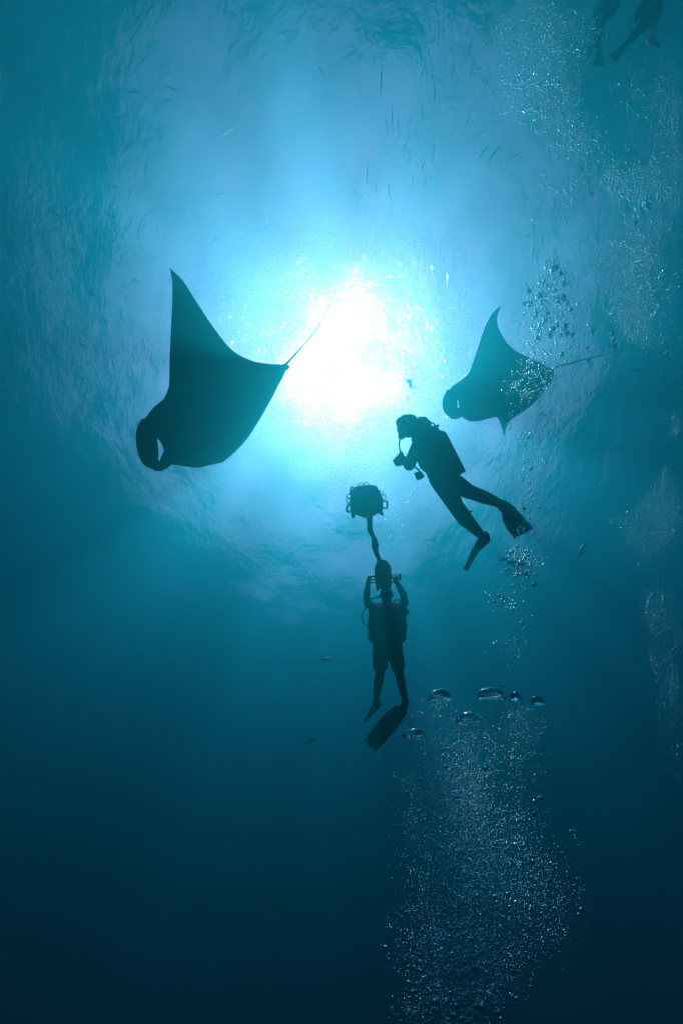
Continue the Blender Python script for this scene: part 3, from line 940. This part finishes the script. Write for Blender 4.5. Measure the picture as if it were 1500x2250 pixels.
def cap_bubble(cx, cy, w, h, z, seed, label, rough=0.0):
    """spherical-cap bubble: domed crown, sharp rim, rippled hollow underside"""
    rng = random.Random(seed)
    R = w / 2 * z / F
    base = P(cx, cy + h * 0.28, z)
    tilt = (UP * .88 + FWD * .5 + RIGHT * rng.uniform(-.16, .08)).normalized()
    u, v = perp(tilt)
    hh = R * 0.62 * (h / w) / 0.45
    ph = [rng.uniform(0, 6.28) for _ in range(6)]
    rows = []
    n = 40

    def rim(a):
        return 1 + .05 * math.sin(2 * a + ph[0]) + .04 * math.sin(3 * a + ph[1]) + (.03 + rough * .12) * math.sin(5 * a + ph[2]) + rough * .10 * math.sin(9 * a + ph[3])

    def low(a):
        return .07 * math.sin(2 * a + ph[4]) + .05 * math.sin(4 * a + ph[5]) + rough * .15 * math.sin(6 * a + ph[0])
    prof = [(0.02, 1.0), (.2, .985), (.4, .92), (.6, .78), (.78, .58), (.92, .32), (1.0, .06), (.99, -.05), (.93, -.10), (.8, -.02), (.6, .12), (.4, .2), (.2, .25), (.02, .26)]
    for r, k in prof:
        ring = []
        for i in range(n):
            a = 2 * math.pi * i / n
            rr = R * r * (1 + (rim(a) - 1) * min(1, r * 1.2))
            ring.append(base + (u * math.cos(a) + v * math.sin(a)) * rr + tilt * hh * (k + low(a) * r * r))
        rows.append(ring)
    o = MB().grid(rows).obj('large_bubble', M_BUBBLE)
    return tag(o, label, 'bubble', 'large cap-shaped bubbles')


zq = 2.6
cap_bubble(962, 1527, 58, 28, zq, 1, 'wide dome-shaped bubble, upper left of the large six, nearest the diver')
cap_bubble(1076, 1524, 62, 30, zq, 2, 'widest dome-shaped bubble, top middle of the large six', .3)
cap_bubble(1031, 1575, 58, 26, zq, 3, 'dome-shaped bubble below and between the two widest ones')
cap_bubble(909, 1610, 52, 22, zq, 4, 'flat dome-shaped bubble, lowest and leftmost of the large six')
cap_bubble(1181, 1542, 36, 28, zq, 5, 'small rounded bubble, rightmost of the large six')
cap_bubble(1133, 1532, 26, 26, zq, 6, 'ragged small bubble breaking up between two others', 1.0)

brng = np.random.default_rng(5)
cloud = []                     # x, y, z, radius px, region


def puff(cx, cy, sx, sy, n, z, r0, r1, reg, soft=False, ang=0.0, dz=0.3):
    # clumps inside a ragged cloud, plus loose ones between
    n = int(n * (2.3 if reg == 4 else 2.2 if reg in (1, 2) else 1.5 if reg == 3 else 1.2))
    k = max(3, n // 14)
    def disc(m, w):
        a = brng.uniform(0, 2 * math.pi, m)
        q = np.sqrt(brng.uniform(0, 1, m))
        return np.stack([np.cos(a) * q, np.sin(a) * q], 1) * w
    hub = brng.normal(0, 0.5, (k, 2)) if soft else disc(k, 0.85) + brng.normal(0, 0.12, (k, 2))
    p = hub[brng.integers(0, k, n)] + brng.normal(0, 0.15, (n, 2)) * brng.uniform(.4, 1.5, (n, 1))
    loose = brng.uniform(0, 1, n) < 0.45
    free = brng.normal(0, 0.5, (n, 2)) if soft else disc(n, 0.9) + brng.normal(0, 0.16, (n, 2))
    p[loose] = free[loose]
    ca, sa = math.cos(ang), math.sin(ang)
    X = cx + p[:, 0] * sx * ca - p[:, 1] * sy * sa
    Y = cy + p[:, 0] * sx * sa + p[:, 1] * sy * ca
    k = {4: 1.35, 1: 1.35, 2: 1.3}.get(reg, 1.12)
    r0, r1 = r0 * k, r1 * k
    if reg in (1, 2):
        z *= 0.8
    Zs = z + brng.uniform(-dz, dz, n)
    rr = np.minimum(r0 * .8 * np.exp(np.abs(brng.normal(0, 1, n)) * .42 * math.log(r1 / r0) / .9), r1 * 1.25)
    for x, y, zz, r in zip(X, Y, Zs, rr):
        cloud.append((x, y, zz, r, reg))


A, B_, C_, D_, E_, G_ = range(6)
REG = ['small round bubble in the rising column beside the far manta', 'tiny bubble in the wide pale plume at the upper right',
       'tiny bubble in the fine cloud right of the far manta wing', 'small bubble in the dim plume at the right edge',
       'small glinting bubble in the plume at the bottom of the picture', 'stray bubble around the two middle divers',
       'round bubble in the dense knot topping the column right of the far manta wingtip', 'round bright bubble drifting in front of the far manta tail base',
       'round bubble in the dark cluster below the broad kicking fin', 'round bubble in the loose string between far manta and broad fin',
       'sparse round bubble between the fin cluster and the large domed bubbles']
GROUPS = ['bubbles beside the far manta', 'bubbles of the upper right plume', 'bubbles of the fine cloud', 'bubbles of the right edge plume',
          'bubbles of the bottom plume', 'stray bubbles', 'bubbles of the top knot', 'bubbles over the manta tail', 'bubbles of the fin cluster',
          'bubbles of the loose string', 'bubbles above the large domes']
# A: column beside the far manta
puff(1216, 580, 20, 28, 90, 4.2, 1.5, 4.2, 6)
puff(1222, 630, 34, 34, 120, 4.2, 1.5, 4.2, 6)
puff(1185, 640, 32, 34, 150, 4.2, 1.6, 4.4, 6)
puff(1205, 690, 58, 55, 300, 4.2, 1.6, 4.4, A)
puff(1205, 740, 58, 55, 160, 4.2, 1.5, 4.4, A)
puff(1175, 830, 48, 60, 260, 4.2, 1.4, 3.6, 7, ang=.5)
puff(1130, 850, 30, 35, 50, 4.2, 1.2, 3.0, 7)
puff(1200, 860, 60, 90, 120, 4.2, 1.2, 3.6, A, True)
puff(1165, 960, 34, 60, 90, 4.2, 1.6, 3.8, 9, True)
puff(1165, 1040, 26, 70, 90, 4.1, 1.6, 4.0, 9, True)
puff(1168, 1130, 22, 40, 40, 4.0, 1.8, 4.2, 9, True)
puff(1150, 1165, 40, 26, 60, 4.0, 1.4, 3.6, 8, True)
puff(1155, 1235, 52, 34, 210, 3.9, 1.8, 4.8, 8)
puff(1125, 1245, 28, 30, 60, 3.9, 1.8, 4.8, 8)
puff(1120, 1320, 40, 60, 110, 3.8, 1.6, 4.2, 10, True)
puff(1125, 1420, 60, 80, 60, 3.7, 1.2, 3.4, 10, True)
puff(1260, 780, 110, 110, 110, 4.6, 1.2, 3.6, A, True)
# B: wide pale plume at the upper right
puff(1175, 60, 85, 70, 900, 8.5, 1.0, 2.3, B_)
puff(1185, 130, 100, 90, 800, 8.5, 1.0, 2.4, B_)
puff(1165, 210, 95, 70, 380, 8.5, 1.0, 2.5, B_)
puff(1225, 270, 85, 70, 380, 8.3, 1.1, 2.8, B_, ang=.7)
puff(1290, 330, 90, 50, 170, 8.0, 1.2, 2.8, B_, ang=.9)
puff(1290, 60, 80, 70, 260, 8.4, 1.0, 2.2, B_, True)
puff(1240, 400, 60, 90, 80, 7.5, 1.2, 3.0, B_, True)
puff(1420, 230, 90, 90, 160, 8.0, 1.0, 2.4, B_, True)
puff(1475, 260, 40, 100, 220, 8.0, 1.0, 2.4, B_, True)
# C: fine clouds at the right, above the far manta tail
puff(1390, 400, 70, 50, 620, 7.0, 1.0, 2.3, C_)
puff(1470, 390, 50, 60, 380, 7.0, 1.0, 2.2, C_)
puff(1400, 460, 30, 30, 30, 6.5, 2.0, 3.6, C_, True)
puff(1350, 580, 62, 62, 720, 6.8, 1.0, 2.4, C_)
puff(1410, 560, 40, 50, 260, 6.8, 1.0, 2.4, C_, True)
puff(1385, 670, 70, 60, 420, 6.6, 1.1, 2.8, C_, True)
puff(1410, 740, 60, 60, 130, 6.6, 1.0, 2.6, C_, True)
puff(1345, 755, 12, 22, 26, 5.5, 2.0, 3.6, C_, True)
puff(1450, 600, 60, 140, 160, 6.6, 1.0, 2.2, C_, True)
# D: dim plume at the right edge
puff(1425, 1170, 62, 90, 380, 5.6, 1.2, 2.9, D_, ang=.25)
puff(1462, 1120, 45, 90, 300, 5.6, 1.2, 2.8, D_)
puff(1385, 1145, 40, 30, 60, 5.4, 1.4, 3.2, D_, True)
puff(1343, 1147, 8, 7, 14, 5.4, 1.6, 4.0, D_)
puff(1440, 1330, 34, 60, 150, 5.4, 1.2, 2.8, D_)
puff(1470, 1420, 45, 120, 330, 5.2, 1.2, 2.8, D_)
puff(1470, 1560, 35, 100, 200, 5.0, 1.2, 2.8, D_)
puff(1490, 1660, 22, 80, 50, 4.8, 1.2, 3.0, D_, True)
puff(1486, 930, 26, 34, 34, 5.2, 1.6, 3.6, D_, True)
# E: plume rising at the bottom
puff(950, 1700, 75, 90, 330, 2.7, .9, 2.4, E_, True)
puff(1040, 1650, 90, 70, 330, 2.7, .9, 2.4, E_, True)
puff(1030, 1730, 60, 60, 420, 2.6, .9, 2.8, E_)
puff(1130, 1640, 60, 80, 160, 2.7, .9, 2.4, E_, True)
puff(1045, 1830, 140, 80, 1000, 2.4, 1.0, 2.7, E_)
puff(1045, 1920, 160, 110, 1200, 2.2, 1.0, 3.0, E_)
puff(1075, 2020, 185, 120, 1100, 2.1, 1.1, 3.2, E_)
puff(1020, 2120, 135, 110, 800, 2.0, 1.2, 3.4, E_)
puff(1000, 2210, 130, 60, 420, 1.9, 1.2, 3.6, E_)
puff(900, 2080, 50, 160, 160, 2.0, 1.1, 3.2, E_, True)
puff(1130, 1760, 90, 90, 110, 2.4, 1.0, 3.0, E_, True)
puff(1200, 1930, 70, 110, 150, 2.2, 1.2, 3.2, E_, True)
puff(900, 1790, 40, 90, 100, 2.4, 1.0, 2.4, E_, True)
puff(960, 1560, 45, 30, 60, 2.6, .9, 1.9, E_, True)
puff(1130, 1575, 60, 35, 90, 2.6, .9, 2.0, E_, True)
puff(1063, 1687, 6, 5, 7, 2.5, 3.0, 6.0, E_)
puff(1050, 2205, 14, 12, 14, 1.9, 3.0, 5.5, E_, True)
for bx, by in ((962, 1527), (1076, 1524), (1031, 1578), (909, 1612)):
    puff(bx, by + 10, 28, 12, 40, 2.45, .8, 1.9, E_, True, dz=.08)
# G: strays round the divers
puff(906, 830, 24, 55, 240, 5.2, 1.5, 3.4, G_, True)
puff(890, 1110, 20, 60, 110, 6.5, 1.0, 2.4, G_, True)
puff(870, 1160, 50, 40, 40, 6.0, 1.0, 2.2, G_, True)
puff(900, 1080, 40, 30, 40, 5.0, 1.0, 2.6, G_, True)
puff(950, 620, 60, 130, 90, 12.0, 1.2, 2.4, G_, True)

for x, y in zip(brng.uniform(0, 1500, 170), brng.uniform(0, 2250, 170)):      # drifting specks
    cloud.append((x, y, brng.uniform(1.5, 5), brng.uniform(.6, 1.2), G_))

cloud.sort(key=lambda c: -c[3])
ico = bmesh.new()
bmesh.ops.create_icosphere(ico, subdivisions=3, radius=1.0)
ball = bpy.data.meshes.new('bubble')
ico.to_mesh(ball)
ico.free()
ball.polygons.foreach_set('use_smooth', [True] * len(ball.polygons))
ball.materials.append(M_BUBBLE)
NAMED = 294
prng = random.Random(8)
for x, y, z, r, reg in cloud[:NAMED]:
    o = bpy.data.objects.new('bubble', ball)
    COL.objects.link(o)
    o.location = P(x, y, z)
    s = r * z / F
    fl = prng.uniform(.62, .95)
    o.scale = (s, s, s * fl)
    o.rotation_euler = (prng.uniform(-.4, .4), prng.uniform(-.4, .4), prng.uniform(0, 6))
    tag(o, REG[reg], 'bubble', GROUPS[reg])
rest = cloud[NAMED:]
ico = bmesh.new()
bmesh.ops.create_icosphere(ico, subdivisions=1, radius=1.0)
bv = np.array([v.co[:] for v in ico.verts])
bf = np.array([[v.index for v in f.verts] for f in ico.faces])
ico.free()
cen = np.array([P(c[0], c[1], c[2])[:] for c in rest])
rad = np.array([c[3] * c[2] / F for c in rest])
n = len(rest)
sc3 = np.stack([rad, rad, rad * brng.uniform(.6, 1.0, n)], 1)
V = (bv[None] * sc3[:, None, :] + cen[:, None, :]).reshape(-1, 3)
Fc = (bf[None] + (np.arange(n) * len(bv))[:, None, None]).reshape(-1, 3)
me = bpy.data.meshes.new('small_bubbles')
me.vertices.add(len(V))
me.vertices.foreach_set('co', V.ravel())
me.loops.add(Fc.size)
me.loops.foreach_set('vertex_index', Fc.ravel())
me.polygons.add(len(Fc))
me.polygons.foreach_set('loop_start', np.arange(0, Fc.size, 3))
me.polygons.foreach_set('use_smooth', [True] * len(Fc))
me.update(calc_edges=True)
me.validate()
tag(link('small_bubbles', me, M_FINE), 'fine streams of tiny air bubbles rising through the water', 'bubbles', kind='stuff')
print('BUBBLES', n, 'TRIS', len(Fc))
